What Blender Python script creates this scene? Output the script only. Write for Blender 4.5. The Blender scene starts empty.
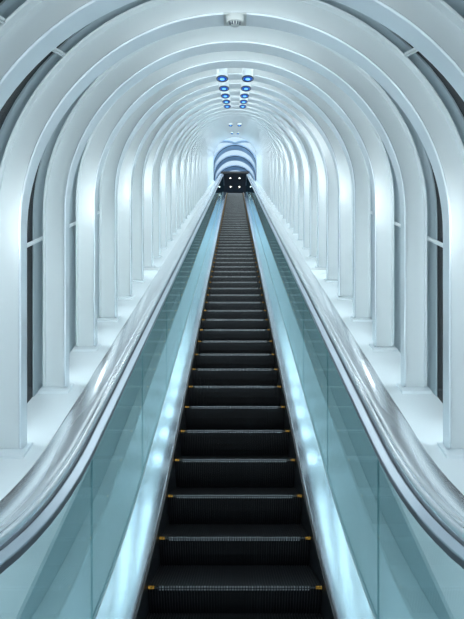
import bpy, math, random
from mathutils import Vector
random.seed(4)
C = bpy.context.scene.collection
Z0 = 1.35                     # eye height above the lower landing; all heights below are relative to the eye
T = 0.5765                    # slope of the escalator
F = 470.0
H_STEP, H_DECK, H_LEDGE, H_RAIL = 2.54, 2.47, 2.0, 1.0
YTOP = 30.0

# ------------------------------------------------------------------ slope functions
def ramp(y, a, L, b, M):
    """straight slope between a and b, easing to level below a (over L) and above b (over M)"""
    if y < a:
        t = min(a - y, L); return T*a - T*(t - t*t/(2*L))
    if y > b:
        t = min(y - b, M); return T*b + T*(t - t*t/(2*M))
    return T*y
def s_step(y): return ramp(y, 3.5, 2.9, 27.6, 1.4)
def s_rail(y): return ramp(y, 2.35, 1.1, 28.1, 1.1)
def s_wall(y): return ramp(y, 1.6, 1.0, 30.7, 0.01)

# ------------------------------------------------------------------ materials
def mat(name, col, rough=.5, metal=0., emit=None, es=0., bump=None, var=0., spec=.5, aniso=0.):
    m = bpy.data.materials.new(name); m.use_nodes = True
    nt = m.node_tree; b = nt.nodes['Principled BSDF']
    b.inputs['Base Color'].default_value = (*col, 1)
    b.inputs['Roughness'].default_value = rough
    b.inputs['Metallic'].default_value = metal
    b.inputs['Specular IOR Level'].default_value = spec
    if aniso:
        b.inputs['Anisotropic'].default_value = aniso
    if emit:
        b.inputs['Emission Color'].default_value = (*emit, 1)
        b.inputs['Emission Strength'].default_value = es
    if bump or var:
        tc = nt.nodes.new('ShaderNodeTexCoord')
        mp = nt.nodes.new('ShaderNodeMapping')
        mp.inputs['Scale'].default_value = (bump or (1, 1, 1, 0))[:3]
        nz = nt.nodes.new('ShaderNodeTexNoise'); nz.inputs['Scale'].default_value = 1.
        nz.inputs['Detail'].default_value = 3
        nt.links.new(tc.outputs['Object'], mp.inputs['Vector'])
        nt.links.new(mp.outputs['Vector'], nz.inputs['Vector'])
        if bump and bump[3]:
            bp = nt.nodes.new('ShaderNodeBump'); bp.inputs['Strength'].default_value = bump[3]
            bp.inputs['Distance'].default_value = bump[4]
            nt.links.new(nz.outputs['Fac'], bp.inputs['Height'])
            nt.links.new(bp.outputs['Normal'], b.inputs['Normal'])
        if var:
            cr = nt.nodes.new('ShaderNodeMapRange')
            cr.inputs['From Min'].default_value = .3; cr.inputs['From Max'].default_value = .7
            cr.inputs['To Min'].default_value = 1 - var; cr.inputs['To Max'].default_value = 1 + var
            mx = nt.nodes.new('ShaderNodeVectorMath'); mx.operation = 'SCALE'
            mx.inputs[0].default_value = col
            nt.links.new(nz.outputs['Fac'], cr.inputs['Value'])
            nt.links.new(cr.outputs['Result'], mx.inputs['Scale'])
            nt.links.new(mx.outputs['Vector'], b.inputs['Base Color'])
    return m
def glassmat(name, tint, ior=1.5, gl=(1, 1, 1), rough=.02, extra=0.):
    m = bpy.data.materials.new(name); m.use_nodes = True
    nt = m.node_tree; nt.nodes.clear()
    o = nt.nodes.new('ShaderNodeOutputMaterial'); mx = nt.nodes.new('ShaderNodeMixShader')
    tr = nt.nodes.new('ShaderNodeBsdfTransparent'); tr.inputs[0].default_value = (*tint, 1)
    g = nt.nodes.new('ShaderNodeBsdfGlossy'); g.inputs['Color'].default_value = (*gl, 1)
    g.inputs['Roughness'].default_value = rough
    fr = nt.nodes.new('ShaderNodeFresnel'); fr.inputs['IOR'].default_value = ior
    ad = nt.nodes.new('ShaderNodeMath'); ad.operation = 'MULTIPLY_ADD'; ad.use_clamp = True
    ad.inputs[1].default_value = 1.25 + 2.4*extra; ad.inputs[2].default_value = -extra
    geo = nt.nodes.new('ShaderNodeNewGeometry')     # reflect at the outer face only (thin pane)
    inv = nt.nodes.new('ShaderNodeMath'); inv.operation = 'SUBTRACT'; inv.inputs[0].default_value = 1
    ml = nt.nodes.new('ShaderNodeMath'); ml.operation = 'MULTIPLY'
    nt.links.new(geo.outputs['Backfacing'], inv.inputs[1])
    nt.links.new(fr.outputs[0], ml.inputs[0]); nt.links.new(inv.outputs[0], ml.inputs[1])
    nt.links.new(ml.outputs[0], ad.inputs[0]); nt.links.new(ad.outputs[0], mx.inputs[0])
    nt.links.new(tr.outputs[0], mx.inputs[1]); nt.links.new(g.outputs[0], mx.inputs[2])
    nt.links.new(mx.outputs[0], o.inputs[0])
    return m
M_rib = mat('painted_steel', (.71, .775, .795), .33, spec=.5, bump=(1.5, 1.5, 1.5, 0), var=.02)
M_flange = mat('flange_paint', (.73, .81, .865), .22, .15)
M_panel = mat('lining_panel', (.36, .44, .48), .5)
M_ledge = mat('ledge_white', (.76, .84, .88), .22, bump=(2, 2, 2, 0), var=.02)
M_dark = mat('dark_glazing', (.012, .014, .018), .25, spec=.2)
M_clear = glassmat('clear_glazing', (.93, .97, 1.), 1.3)
M_steel = mat('brushed_steel', (.80, .86, .93), .12, .95, bump=(1.6, 1.5, 1.6, .09, .02))
M_rail = mat('rail_metal', (.80, .86, .90), .19, .72, bump=(1.5, 1.2, 1.5, .02, .01), var=.03)
M_trim = mat('polished_trim', (.50, .58, .65), .28, .8)
M_groove = mat('dark_groove', (.03, .045, .06), .4)
M_glass = glassmat('teal_glass', (.86, .95, .955), 1.52, (.66, .89, .92), .015, 0.)
M_seal = mat('glass_seal', (.30, .48, .51), .3)
M_black = mat('step_black', (.014, .015, .017), .3, .3, bump=(40, 2, 2, 0), var=.3)
M_skirt = mat('skirt_black', (.02, .024, .028), .3)
M_nose = mat('worn_cleats', (.36, .38, .40), .33, .6, bump=(55, 9, 9, 0), var=.6)
M_yel = mat('yellow_paint', (.62, .30, .03), .5, bump=(80, 80, 80, 0), var=.7)
M_comb = mat('comb_metal', (.5, .53, .56), .35, 1.)
M_floor = mat('landing_floor', (.25, .27, .28), .4, .6)
M_white = mat('lamp_body', (.66, .73, .76), .35)
M_det = mat('detector_body', (.42, .46, .46), .4)
M_blue = mat('blue_lens', (.01, .06, .35), .05, emit=(.015, .10, .42), es=.8)
M_core = mat('blue_core', (.2, .5, .9), .1, emit=(.12, .42, .85), es=1.0)
M_bezel = mat('dark_bezel', (.03, .05, .08), .3, .3)
M_ring = mat('blue_grey_steel', (.32, .47, .66), .4)
M_soffit = mat('dark_soffit', (.012, .012, .014), .5)
M_added_strip = mat('added_light_strip', (1, 1, 1), .5, emit=(.88, .97, 1.), es=8.0)  # emission of the strips added behind the rib webs
M_added_panel = mat('added_glow_panel', (1, 1, 1), .5, emit=(.88, .97, 1.), es=5.5)  # emission of the added crown panels
M_added_lamp = mat('added_lamp_glow', (1, 1, 1), .5, emit=(.92, .98, 1.), es=13.)  # emission of the added side lights and right-hand bars
M_down = mat('downlight', (1, 1, 1), .5, emit=(1., .93, .85), es=6.)

# ------------------------------------------------------------------ mesh helpers
class MB:
    def __init__(s): s.v = []; s.f = []
    def add(s, v, f):
        n = len(s.v); s.v += [tuple(p) for p in v]; s.f += [tuple(i + n for i in q) for q in f]; return s
    def hexa(s, p):   # p: 8 points, bottom 4 ccw then top 4
        return s.add(p, [(3, 2, 1, 0), (4, 5, 6, 7), (0, 1, 5, 4), (1, 2, 6, 5), (2, 3, 7, 6), (3, 0, 4, 7)])
    def box(s, x0, x1, y0, y1, z0, z1):
        return s.hexa([(x0, y0, z0), (x1, y0, z0), (x1, y1, z0), (x0, y1, z0), (x0, y0, z1), (x1, y0, z1), (x1, y1, z1), (x0, y1, z1)])
    def sweep(s, rings, closed=True, caps=True):
        n = len(rings[0]); base = len(s.v)
        for r in rings: s.v += [tuple(p) for p in r]
        m = n if closed else n - 1
        for i in range(len(rings) - 1):
            for j in range(m):
                a = base + i*n + j; b = base + i*n + (j + 1) % n
                s.f.append((a, b, b + n, a + n))
        if closed and caps:
            s.f.append(tuple(base + j for j in range(n))[::-1])
            s.f.append(tuple(base + (len(rings) - 1)*n + j for j in range(n)))
        return s
    def lathe(s, cx, cy, prof, n=24, cap=True):   # prof [(r,z)] about the vertical
        rings = [[(cx + r*math.cos(2*math.pi*k/n), cy + r*math.sin(2*math.pi*k/n), z) for k in range(n)] for r, z in prof]
        return s.sweep(rings, True, cap)
    def build(s, name, m, parent=None, smooth=0, off=(0, 0, 0)):
        me = bpy.data.meshes.new(name)
        me.from_pydata([(p[0] - off[0], p[1] - off[1], p[2] - off[2]) for p in s.v], [], s.f)
        me.materials.append(m); me.validate(); me.update()
        import bmesh
        bm = bmesh.new(); bm.from_mesh(me); bmesh.ops.recalc_face_normals(bm, faces=bm.faces); bm.to_mesh(me); bm.free()
        if smooth:
            me.polygons.foreach_set('use_smooth', [True]*len(me.polygons))
            me.set_sharp_from_angle(angle=math.radians(smooth))
        o = bpy.data.objects.new(name, me); C.objects.link(o)
        if parent: o.parent = parent
        return o
def tag(o, label=None, cat=None, group=None, kind=None):
    for k, v in (('label', label), ('category', cat), ('group', group), ('kind', kind)):
        if v: o[k] = v
    return o
def empty(name, loc, label, cat, group=None):
    o = bpy.data.objects.new(name, None); C.objects.link(o); o.location = (loc[0], loc[1], loc[2] + Z0)
    o.empty_display_size = .1
    return tag(o, label, cat, group)
def struct(name, mb, m, smooth=0):
    o = mb.build(name, m, None, smooth); o.location.z = Z0; o['kind'] = 'structure'; return o
def copy_tree(o, parent=None):
    c = o.copy(); C.objects.link(c)
    if parent: c.parent = parent
    for ch in [q for q in bpy.data.objects if q.parent == o]: copy_tree(ch, c)
    return c

# ------------------------------------------------------------------ vault geometry
R_IN, R_OUT = 1.40, 1.59
DROP = 0.536                  # arch centre below the tunnel line
def arch_pts(r, n=56):
    """(x, z offset from the arch centre, is_leg_bottom)"""
    pts = [(-r, None)]
    pts += [(-r*math.cos(math.pi*i/n), r*math.sin(math.pi*i/n)) for i in range(n + 1)]
    pts += [(r, None)]
    return pts
def arch_solid(mb, r0, r1, y0, y1, zc, zb, n=56, shear=None):
    """ring section r0..r1, y0..y1, legs to zb. shear: function y->z to add at each y"""
    a, b = arch_pts(r0, n), arch_pts(r1, n)
    rings = []
    for (xa, za), (xb, zz) in zip(a, b):
        q = []
        for (x, z, y) in ((xa, za, y0), (xb, zz, y0), (xb, zz, y1), (xa, za, y1)):
            sh = shear(y) if shear else 0
            q.append((x, y, (zb if z is None else zc + z) + sh))
        rings.append(q)
    mb.sweep(rings)
    return mb

SP = 0.81; Y0 = 3.12
RIBS = list(range(-3, 35))
words = ['first', 'second', 'third', 'fourth', 'fifth', 'sixth', 'seventh', 'eighth', 'ninth', 'tenth', 'eleventh', 'twelfth',
         'thirteenth', 'fourteenth', 'fifteenth', 'sixteenth', 'seventeenth', 'eighteenth', 'nineteenth', 'twentieth']
tens = {2: 'twenty', 3: 'thirty'}
def ordinal(n):
    if n <= 20: return words[n - 1]
    t, u = divmod(n, 10)
    return 'thirtieth' if u == 0 else tens[t] + '-' + words[u - 1]

# one rib, built about its own origin on the tunnel line
rib = bpy.data.objects.new('arch_rib', None); C.objects.link(rib); rib.empty_display_size = .1
ZB = -H_LEDGE
arch_solid(MB(), R_IN + .012, R_OUT - .012, -.009, .009, -DROP, ZB + .02).build('web', M_rib, rib, 30)
mb = MB()   # inner flange with softened edges
def flange(mb, r0, r1, w):
    e = .006
    prof = [(r0, -w + e), (r0 + e, -w), (r1 - e, -w), (r1, -w + e), (r1, w - e), (r1 - e, w), (r0 + e, w), (r0, w - e)]
    n = 56; rings = []
    for i in range(-1, n + 2):
        q = []
        for r, y in prof:
            if i < 0: q.append((-r, y, ZB + .02))
            elif i > n: q.append((r, y, ZB + .02))
            else:
                a = math.pi*i/n; q.append((-r*math.cos(a), y, -DROP + r*math.sin(a)))
        rings.append(q)
    mb.sweep(rings)
    return mb
flange(MB(), R_IN, R_IN + .016, .05).build('inner_flange', M_flange, rib, 35)
flange(MB(), R_OUT - .016, R_OUT, .05).build('outer_flange', M_rib, rib, 35)
arch_solid(MB(), 1.535, 1.560, .0095, .045, -DROP, ZB + .12).build('added_light_strip', M_added_strip, rib, 30)  # added glowing strip, hidden by the web, lights the next rib
for sx in (-1, 1):
    b = MB(); y0, y1 = -.075, .065; x0, x1 = sorted((sx*1.372, sx*1.615))
    b.hexa([(x0, y0, ZB + T*y0), (x1, y0, ZB + T*y0), (x1, y1, ZB + T*y1), (x0, y1, ZB + T*y1),
            (x0, y0, ZB + T*y0 + .022), (x1, y0, ZB + T*y0 + .022), (x1, y1, ZB + T*y1 + .022), (x0, y1, ZB + T*y1 + .022)])
    b.build('base_plate', M_ledge, rib)
    for ang in (-7, 46):      # longitudinal ties to the next rib
        a = math.radians(ang); r = 1.609
        cx, cz = sx*r*math.cos(a), -DROP + r*math.sin(a)
        b = MB(); w, h = .022, .012
        for (ww, hh, dz) in ((.014, .005, 0.), (.005, .016, .0)):
            ya, yb = .010, SP - .010
            b.hexa([(cx - ww, ya, cz + dz - hh + T*ya), (cx + ww, ya, cz + dz - hh + T*ya), (cx + ww, yb, cz + dz - hh + T*yb), (cx - ww, yb, cz + dz - hh + T*yb),
                    (cx - ww, ya, cz + dz + hh + T*ya), (cx + ww, ya, cz + dz + hh + T*ya), (cx + ww, yb, cz + dz + hh + T*yb), (cx - ww, yb, cz + dz + hh + T*yb)])
        b.build('tie_bar', M_rib, rib)
SPOTS = {2: 0, 3: 1, 4: 2, 5: 3, 6: 4, 14: 5, 23: 6}
for i, k in enumerate(RIBS):
    o = rib if i == 0 else copy_tree(rib)
    y = Y0 + SP*k
    o.location = (0, y, T*y + Z0)
    n = k + 2
    if k == -3: lab = 'white steel arch rib right above the camera at the foot of the escalator'
    elif k == -2: lab = 'white steel arch rib just in front of the camera, outside the frame corners'
    elif k == -1: lab = 'largest white steel arch rib in view, cut off by the upper corners of the photo'
    elif k == 0: lab = 'white steel arch rib carrying the round smoke detector at its crown, second largest'
    elif k == 34: lab = 'last white steel arch rib at the top, framing the blue glazed lobby'
    elif k in (3, 4, 5, 6): lab = f'{ordinal(n)} white steel arch rib up the tunnel, between two pairs of blue spotlights'
    else: lab = f'{ordinal(n)} white steel arch rib counted up the tunnel from the nearest one'
    tag(o, lab, 'arch rib', 'white arch ribs of the tunnel')

# lining between the ribs and the glazing bands
SEG = 40
def lining(y0, y1, r0, r1, part, mb):
    """part: left leg / vault / right leg as a sheared strip y0..y1"""
    n = SEG
    def st(i, r):
        if i < 0: return (-r, None)
        if i > n: return (r, None)
        a = math.pi*i/n; return (-r*math.cos(a), r*math.sin(a))
    rng = {'left': (-1, 0), 'vault': tuple(range(0, n + 1)), 'right': (n, n + 1), 'all': tuple(range(-1, n + 2))}[part]
    rings = []
    for i in rng:
        q = []
        for r, y in ((r0, y0), (r1, y0), (r1, y1), (r0, y1)):
            x, z = st(i, r)
            q.append((x, y, s_wall(y) + (-H_LEDGE if z is None else z - DROP)))
        rings.append(q)
    mb.sweep(rings)
ys = [Y0 + SP*k for k in RIBS]
L, V, Rr = MB(), MB(), MB()
GW = .12
strips = []
for y in ys:
    a, b = y - GW, y + GW
    if y == ys[-1]: b = y + .06
    strips.append((a, b))
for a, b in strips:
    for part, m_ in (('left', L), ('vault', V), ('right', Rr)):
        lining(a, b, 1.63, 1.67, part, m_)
pan = None
for i in range(len(ys) - 1):      # added glowing panels under the crown glazing, to light the tunnel
    mid = (strips[i][1] + strips[i + 1][0])/2; hw = (strips[i + 1][0] - strips[i][1])/2 - .17
    o = Vector((0, mid, s_wall(mid) - DROP + 1.6))
    n = 8; fr, df = [], []
    for j in range(n + 1):
        a = math.radians(68 + 44*j/n); q = []; q2 = []
        for rr, yy in ((1.615, mid - hw), (1.637, mid - hw), (1.637, mid + hw), (1.615, mid + hw)):
            q.append((rr*math.cos(a), yy, s_wall(yy) - DROP + rr*math.sin(a)))
        a = math.radians(69 + 42*j/n)
        for rr, yy in ((1.610, mid - hw + .02), (1.616, mid - hw + .02), (1.616, mid + hw - .02), (1.610, mid + hw - .02)):
            q2.append((rr*math.cos(a), yy, s_wall(yy) - DROP + rr*math.sin(a)))
        fr.append(q); df.append(q2)
    k = RIBS[i]
    e = empty('added_crown_light', tuple(o), ('added fill-light panel, unseen overhead behind the arch crown above the camera' if k < 0 else f'added curved fill-light panel in the crown of the tunnel just behind the {ordinal(k + 2)} arch'), 'ceiling light', 'added fill-light panels in the tunnel crown')
    MB().sweep(fr).build('added_panel_frame', M_rib, e, 30, o); MB().sweep(df).build('glow_face', M_added_panel, e, 30, o)
def added_shell_lamp(name, y, sx, a0, a1, hw, label, cat, group):  # one added glowing patch on the inside of the shell
    am = math.radians((a0 + a1)/2); n = 8; hs_, df = [], []
    o = Vector((sx*1.62*math.cos(am), y, s_wall(y) - DROP + 1.62*math.sin(am)))
    for j in range(n + 1):
        for lst, r0, r1, g, da in ((hs_, 1.604, 1.629, 0, 0), (df, 1.598, 1.605, .012, .6)):
            a = math.radians(a0 + da + (a1 - a0 - 2*da)*j/n)
            lst.append([(sx*rr*math.cos(a), yy, s_wall(yy) - DROP + rr*math.sin(a)) for rr, yy in ((r0, y - hw + g), (r1, y - hw + g), (r1, y + hw - g), (r0, y + hw - g))])
    e = empty(name, tuple(o), label, cat, group)
    MB().sweep(hs_).build('added_lamp_frame', M_rib, e, 30, o); MB().sweep(df).build('glow_face', M_added_lamp, e, 30, o)
for k in range(-1, 33, 2):  # added lights behind the arches, to put glints on the handrails
    y = Y0 + SP*(k + .5)
    for sx in (-1, 1):
        sd = 'left' if sx < 0 else 'right'
        added_shell_lamp('added_wall_light', y, sx, 7, 18, .11, f'small added fill light tucked on the {sd} wall behind the {ordinal(k + 2)} arch', 'added fill light', 'added fill lights between the arches')
for k in (4, 5, 7, 9, 11, 12, 14, 16, 18, 20, 22, 24):  # added bars whose reflections streak the right-hand deck
    added_shell_lamp('added_light_bar', Y0 + SP*(k + .5), 1, 28, 46, .07, f'narrow curved fill light added high on the right wall behind the {ordinal(k + 2)} arch', 'light bar', 'added curved fill lights on the right shoulder')
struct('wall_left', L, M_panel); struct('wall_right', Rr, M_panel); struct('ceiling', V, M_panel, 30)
for i in range(len(ys) - 1):
    w = MB(); lining(strips[i][1], strips[i + 1][0], 1.64, 1.655, 'all', w)
    k = RIBS[i]
    struct(f'window_{i+1}', w, M_clear if 26 <= k else M_dark, 30)

# ------------------------------------------------------------------ ledges beside the escalator
def samples(a, b, step=.1):
    """stations: dense on the curves only"""
    out = [a]; y = a
    while y < b - 1e-6:
        d = .12 if (y < 4.0 or y > 27.3) else 1.0
        y = min(y + d, b); out.append(y)
    return out
for n_, sx in ((1, -1), (2, 1)):
    rings = []
    for y in samples(0, 31.2):
        z = s_wall(y); zs = s_step(y)
        rings.append([(sx*.925, y, z - H_LEDGE - .012), (sx*.937, y, z - H_LEDGE), (sx*1.75, y, z - H_LEDGE), (sx*1.75, y, z - 3.2), (sx*.925, y, z - 3.2)])
    struct(f'trim_{n_}', MB().sweep(rings), M_ledge)
# raised joint covers crossing the ledges
for n_, sx in ((3, -1), (4, 1)):
    b = MB(); y0, y1 = 7.55, 7.78; x0, x1 = sorted((sx*.93, sx*1.59))
    za, zb = T*y0 - H_LEDGE, T*y1 - H_LEDGE
    b.hexa([(x0, y0, za - .01), (x1, y0, za - .01), (x1, y1, zb - .01), (x0, y1, zb - .01), (x0, y0, za + .07), (x1, y0, za + .07), (x1, y1, zb + .05), (x0, y1, zb + .05)])
    struct(f'trim_{n_}', b, M_rib)
# lower landing
struct('floor', MB().box(-1.75, 1.75, -1.5, .52, -1.40, -1.352), M_floor)

# ------------------------------------------------------------------ escalator: steps, skirts, decks, combs
esc = empty('escalator', (0, .5, -1.352), 'long black-stepped escalator climbing straight up the middle of the white tunnel', 'escalator')
EO = Vector((0, .5, -1.352))
W2 = .492; NC = 62; RUN = .4; RISE = RUN*T
def step_mesh():
    prof = [(RUN - .004, 0.), (.012, 0.), (.003, -.004), (0, -.013), (.012, -.06), (.03, -.12), (.055, -.18), (.085, -RISE - .01)]
    nrm = [(0, 1), (0, 1), (-.6, .8), (-1, 0), (-1, .2), (-1, .25), (-1, .3), (-1, .3)]
    mb = MB(); cols = []
    pitch = 2*W2/NC; dep = .006
    for i in range(NC):
        x = -W2 + i*pitch
        cols += [(x, 0), (x + pitch*.5, 0), (x + pitch*.5, 1), (x + pitch, 1)]
    rings = [[(x, p[0] - n[0]*dep*k, p[1] - n[1]*dep*k) for x, k in cols] for p, n in zip(prof, nrm)]
    mb.sweep(rings, closed=False)
    # solid underside of the step
    mb.add([(-W2, .10, -RISE), (W2, .10, -RISE), (W2, RUN, -.05), (-W2, RUN, -.05), (-W2, .012, -.008), (W2, .012, -.008), (W2, RUN, -.008), (-W2, RUN, -.008)],
           [(0, 3, 2, 1), (0, 1, 5, 4), (1, 2, 6, 5), (2, 3, 7, 6), (3, 0, 4, 7)])
    return mb
def zstep(y): return s_step(y) - H_STEP
def add_steps():
    y = 2.66 - .4*5; ylist = []
    while y < 29.9: ylist.append(y); y += .4
    st = step_mesh().build('step', M_black, esc)
    nb = MB(); pitch = 2*W2/NC
    for i in range(4, NC - 4):
        x = -W2 + i*pitch
        nb.box(x + .0005, x + pitch*.5 - .0005, -.0015, .007, -.0075, .0012)
        nb.box(x + .0005, x + pitch*.5 - .0005, -.0005, .004, -.0225, -.0145)
    nb.build('nosing_edge', M_nose, st)['label'] = 'row of worn silver cleat tips along the front edge'
    for sx in (-1, 1):
        b = MB(); x0, x1 = sorted((sx*W2, sx*(W2 - .034)))
        b.box(x0, x1, -.002, .006, -.014, .0015)
        b.build('yellow_marking', M_yel, st)['label'] = 'small worn yellow corner marking'
    for i, y in enumerate(ylist):
        o = st if i == 0 else copy_tree(st, esc)
        o.location = Vector((0, y, zstep(y))) - EO
    return ylist
yl = add_steps()
E = lambda mb, name, m, parent=esc, smooth=0, off=EO: mb.build(name, m, parent, smooth, off)
for sx in (-1, 1):
    r = [[(sx*.497, y, s_step(y) - 3.0), (sx*.497, y, s_step(y) - H_DECK - .006), (sx*.512, y, s_step(y) - H_DECK - .004), (sx*.512, y, s_step(y) - 3.0)] for y in samples(.3, YTOP)]
    E(MB().sweep(r), 'skirt_panel', M_skirt)
    b = MB(); y = .5
    E(MB().box(*sorted((sx*.44, sx*.49)), .3, .42, -1.352, -1.33), 'brush_guide', M_skirt)
E(MB().sweep([[(-.52, y, s_step(y) - 3.05), (.52, y, s_step(y) - 3.05), (.52, y, s_step(y) - 3.0), (-.52, y, s_step(y) - 3.0)] for y in samples(.3, YTOP)]), 'truss_pan', M_skirt)
cb = MB()
for i in range(NC - 1):
    x = -W2 + (i + .5)*2*W2/NC
    cb.box(x + .001, x + .005, .5, .70, -1.352, -1.34)
cb.box(-W2, W2, .30, .51, -1.352, -1.335)
E(cb, 'comb_plate', M_comb)
zt = s_step(29.9) - H_STEP
E(MB().box(-W2, W2, 29.75, 30.4, zt - .02, zt + .012), 'comb_plate', M_comb)

# ------------------------------------------------------------------ balustrades
for sx, side, extra in ((-1, 'left', 'beside the left ledge'), (1, 'right', 'with chevron glints on its inner deck')):
    bal = empty('escalator_balustrade', (sx*.7, .3, -1.352), f'glass and brushed-steel balustrade along the {side} side of the escalator', 'balustrade', None)
    BO = Vector((sx*.7, .3, -1.352))
    B = lambda mb, name, m, smooth=0, parent=bal: mb.build(name, m, parent, smooth, BO)
    st = samples(.3, YTOP)
    # inner deck, softly dished
    B(MB().sweep([[(sx*.505, y, s_step(y) - H_DECK - .022), (sx*.512, y, s_step(y) - H_DECK - .002), (sx*.520, y, s_step(y) - H_DECK + .001), (sx*.692, y, s_step(y) - H_DECK + .012), (sx*.692, y, s_step(y) - 2.62), (sx*.515, y, s_step(y) - 2.62)] for y in st]), 'inner_deck', M_steel, 5)
    B(MB().sweep([[(sx*.6925, y, s_step(y) - 2.50), (sx*.6925, y, s_step(y) - 2.447), (sx*.6985, y, s_step(y) - 2.447), (sx*.6985, y, s_step(y) - 2.50)] for y in st]), 'glass_channel', M_seal)
    B(MB().sweep([[(sx*.7125, y, s_step(y) - 2.46), (sx*.80, y, s_step(y) - 2.40), (sx*.923, y, s_step(y) - 2.31), (sx*.923, y, s_step(y) - 2.6), (sx*.7125, y, s_step(y) - 2.6)] for y in st]), 'outer_deck', M_ledge)
    # top rail profile (x, h below the rail line)
    lip = [(.689, 1.492), (.689, 1.468), (.692, 1.463), (.722, 1.450), (.727, 1.453), (.727, 1.475), (.715, 1.492)]
    B(MB().sweep([[(sx*x, y, s_rail(y) - h) for x, h in lip] for y in st]), 'glass_capping', M_trim, 30)
    B(MB().sweep([[(sx*.716, y, s_rail(y) - 1.51), (sx*.7275, y, s_rail(y) - 1.472), (sx*.739, y, s_rail(y) - 1.472), (sx*.76, y, s_rail(y) - 1.51)] for y in st]), 'rail_groove', M_groove)
    hr = [(.7395, 1.492), (.7395, 1.452), (.741, 1.438), (.746, 1.427), (.753, 1.421), (.761, 1.4195), (.766, 1.4225), (.770, 1.4235), (.778, 1.418), (.80, 1.413), (.84, 1.412), (.875, 1.414), (.893, 1.419), (.905, 1.428), (.912, 1.442), (.913, 1.455), (.908, 1.478), (.895, 1.497), (.80, 1.512)]
    B(MB().sweep([[(sx*x, y, s_rail(y) - h) for x, h in hr] for y in st]), 'handrail', M_rail, 50)
    # glass panels with vertical joints
    edges = [.3, 1.046] + [2.316 + 1.27*i for i in range(0, 22)]
    edges = [e for e in edges if e < 29.6] + [YTOP]
    for a, b_ in zip(edges, edges[1:]):
        q = [a + .0015 + (b_ - a - .003)*i/8 for i in range(9)]
        B(MB().sweep([[(sx*.700, y, s_step(y) - 2.475), (sx*.700, y, s_rail(y) - 1.482), (sx*.712, y, s_rail(y) - 1.482), (sx*.712, y, s_step(y) - 2.475)] for y in q]), 'glass_panel', M_glass)
        B(MB().hexa([(sx*.7015, b_ - .0015, s_step(b_) - 2.46), (sx*.7105, b_ - .0015, s_step(b_) - 2.46), (sx*.7105, b_ + .0015, s_step(b_) - 2.46), (sx*.7015, b_ + .0015, s_step(b_) - 2.46),
                     (sx*.7015, b_ - .0015, s_rail(b_) - 1.49), (sx*.7105, b_ - .0015, s_rail(b_) - 1.49), (sx*.7105, b_ + .0015, s_rail(b_) - 1.49), (sx*.7015, b_ + .0015, s_rail(b_) - 1.49)]), 'joint_seal', M_seal)

# ------------------------------------------------------------------ ceiling spotlights
def spot(sx, k, n):
    y = Y0 + SP*(k + .5) - .08
    lz = T*y + .765          # lens height
    top = T*y - DROP + 1.59
    side = 'left' if sx < 0 else 'right'
    where = {0: 'nearest the camera', 1: 'in the second pair from the camera', 2: 'in the third pair from the camera', 3: 'in the fourth pair from the camera',
             4: 'in the fifth pair, last of the close row', 5: 'in the lone pair halfway up the tunnel', 6: 'in the farthest pair, just before the top lobby'}[n]
    tl = lambda mb: (setattr(mb, 'v', [(p[0], p[1], p[2] + .19*(p[1] - y)) for p in mb.v]), mb)[1]
    e = empty('ceiling_spotlight', (sx*.1375, y, top), f'{side} round blue-lensed ceiling spotlight {where}', 'spotlight', 'blue ceiling spotlights')
    o = Vector((sx*.1375, y, top)); x = sx*.1375
    B = lambda mb, name, m, sm=40: tl(mb).build(name, m, e, sm, o)
    B(MB().lathe(x, y, [(.0, top + .02), (.045, top + .02), (.045, lz + .17), (.060, lz + .16), (.062, lz + .012), (.055, lz + .006), (.0, lz + .02)], 28, False), 'housing', M_white)
    B(MB().lathe(x, y, [(.052, lz + .008), (.064, lz + .008), (.065, lz + .002), (.060, lz - .003), (.052, lz - .001)], 28, False), 'bezel', M_bezel)
    B(MB().lathe(x, y, [(.0, lz - .003), (.024, lz - .0025), (.051, lz + .004), (.051, lz + .01), (.0, lz + .01)], 28, False), 'lens', M_blue)
    B(MB().lathe(x, y, [(.0, lz - .008), (.018, lz - .006), (.026, lz - .002), (.0, lz + .002)], 20, False), 'lamp_core', M_core)
for k, n in SPOTS.items():
    for sx in (-1, 1): spot(sx, k, n)
# small sockets between the pairs
# smoke detector at the crown of the rib
y = Y0; z = T*y - DROP + R_IN
d = empty('smoke_detector', (0, y - .02, z), 'white round smoke detector fixed under the crown of the large front arch', 'smoke detector')
o = Vector((0, y - .02, z))
sq = lambda mb: (setattr(mb, 'v', [(p[0], y - .035 + .5*(p[1] - y + .02), p[2]) for p in mb.v]), mb)[1]
MB().box(-.075, .075, y - .056, y + .035, z - .010, z + .0).build('mounting_plate', M_det, d, 0, o)
sq(MB().lathe(0, y - .02, [(0, z - .008), (.060, z - .008), (.060, z - .035), (.052, z - .048), (.038, z - .052), (.034, z - .062), (.026, z - .068), (0, z - .070)], 28, False)).build('dome', M_det, d, 40, o)
for k in range(5):
    a = math.radians(210 + 30*k)
    x, yy = .036*math.cos(a), y - .035 + .018*math.sin(a)
    MB().lathe(x, yy, [(0, z - .052), (.005, z - .052), (.005, z - .067), (0, z - .068)], 10, False).build('sensor_hole', M_bezel, d, 0, o)

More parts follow.
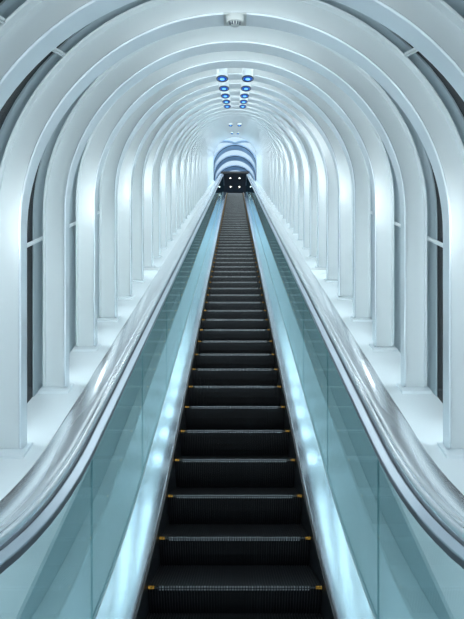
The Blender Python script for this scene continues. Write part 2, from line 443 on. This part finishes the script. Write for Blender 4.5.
# ------------------------------------------------------------------ upper lobby: glazed level tunnel beyond the last rib
ya = Y0 + SP*34; zc = T*ya - DROP; zf = s_step(30.4) - H_STEP
for i, y in enumerate((31.7, 33.0, 34.3, 35.6)):
    e = empty('lobby_arch', (0, y, zf), ['nearest', 'second', 'third', 'farthest'][i] + ' blue-grey steel arch of the glazed lobby at the top of the escalator', 'arch', 'blue-grey arches of the top lobby')
    o = Vector((0, y, zf))
    arch_solid(MB(), R_IN + .02, R_IN + .14, y, y + .5, zc, zf).build('arch_body', M_ring, e, 30, o)
    arch_solid(MB(), R_IN + .010, R_IN + .05, y - .03, y, zc, zf).build('front_rim', M_bezel, e, 30, o)
for i, (y0, y1) in enumerate(((ya + .06, 31.67), (32.2, 32.97), (33.5, 34.27), (34.8, 35.57))):
    struct(f'window_{40+i}', arch_solid(MB(), R_IN + .10, R_IN + .11, y0, y1, zc, zf), M_clear, 30)
# braces in the roof glazing before the first lobby arch
br = empty('roof_brace', (0, 31.2, zc + 1.45), 'blue-grey V-shaped roof brace in the glazing above the top landing', 'brace')
o = Vector((0, 31.2, zc + 1.45))
for sx in (-1, 1):
    n = 10; rings = []
    for i in range(n + 1):
        a = math.radians(90 - sx*40*i/n); rr = R_IN + .06; yy = 31.50 - .75*i/n
        c, s_ = math.cos(a), math.sin(a)
        rings.append([(c*(rr + u), yy + w, zc + s_*(rr + u)) for u, w in ((-.03, -.09), (.03, -.09), (.03, .09), (-.03, .09))])
    MB().sweep(rings).build('brace_arm', M_ring, br, 30, o)
# dark ceiling of the lobby with downlights
hs = 16.35
sf = empty('lobby_canopy', (0, 31.0, hs), 'dark flat canopy with small round downlights above the top landing', 'canopy')
o = Vector((0, 31., hs))
MB().box(-.95, .95, 31.0, 36.2, hs, hs + .12).build('canopy_panel', M_soffit, sf, 0, o)
for x in (-.31, .31):
    for y in (31.65, 32.8):
        MB().lathe(x, y, [(0, hs + .01), (.045, hs + .01), (.045, hs - .008), (0, hs - .008)], 14, False).build('downlight', M_down, sf, 0, o)
struct('wall_back', MB().box(-1.6, 1.6, 36.25, 36.4, zf, zc + 1.6), M_ring)
struct('floor_upper', MB().box(-1.6, 1.6, 30.41, 36.4, zf - .15, zf), M_floor)

# ------------------------------------------------------------------ light
w = bpy.data.worlds.new('world'); bpy.context.scene.world = w; w.use_nodes = True
bg = w.node_tree.nodes['Background']; bg.inputs[0].default_value = (.70, .87, 1., 1); bg.inputs[1].default_value = 1.0

# ------------------------------------------------------------------ camera
cd = bpy.data.cameras.new('camera'); cam = bpy.data.objects.new('camera', cd); C.objects.link(cam)
cam.location = (0, 0, Z0); cam.rotation_euler = (math.pi/2, 0, 0)
cd.sensor_fit = 'HORIZONTAL'; cd.sensor_width = 36; cd.lens = F/464*36
cd.shift_y = (421 - 309.5)/464; cd.shift_x = -3/464; cd.clip_start = .02; cd.clip_end = 300
sc = bpy.context.scene; sc.camera = cam
vs = sc.view_settings; vs.view_transform = 'Standard'; vs.look = 'None'; vs.exposure = 0.1; vs.gamma = 1; vs.use_curve_mapping = False
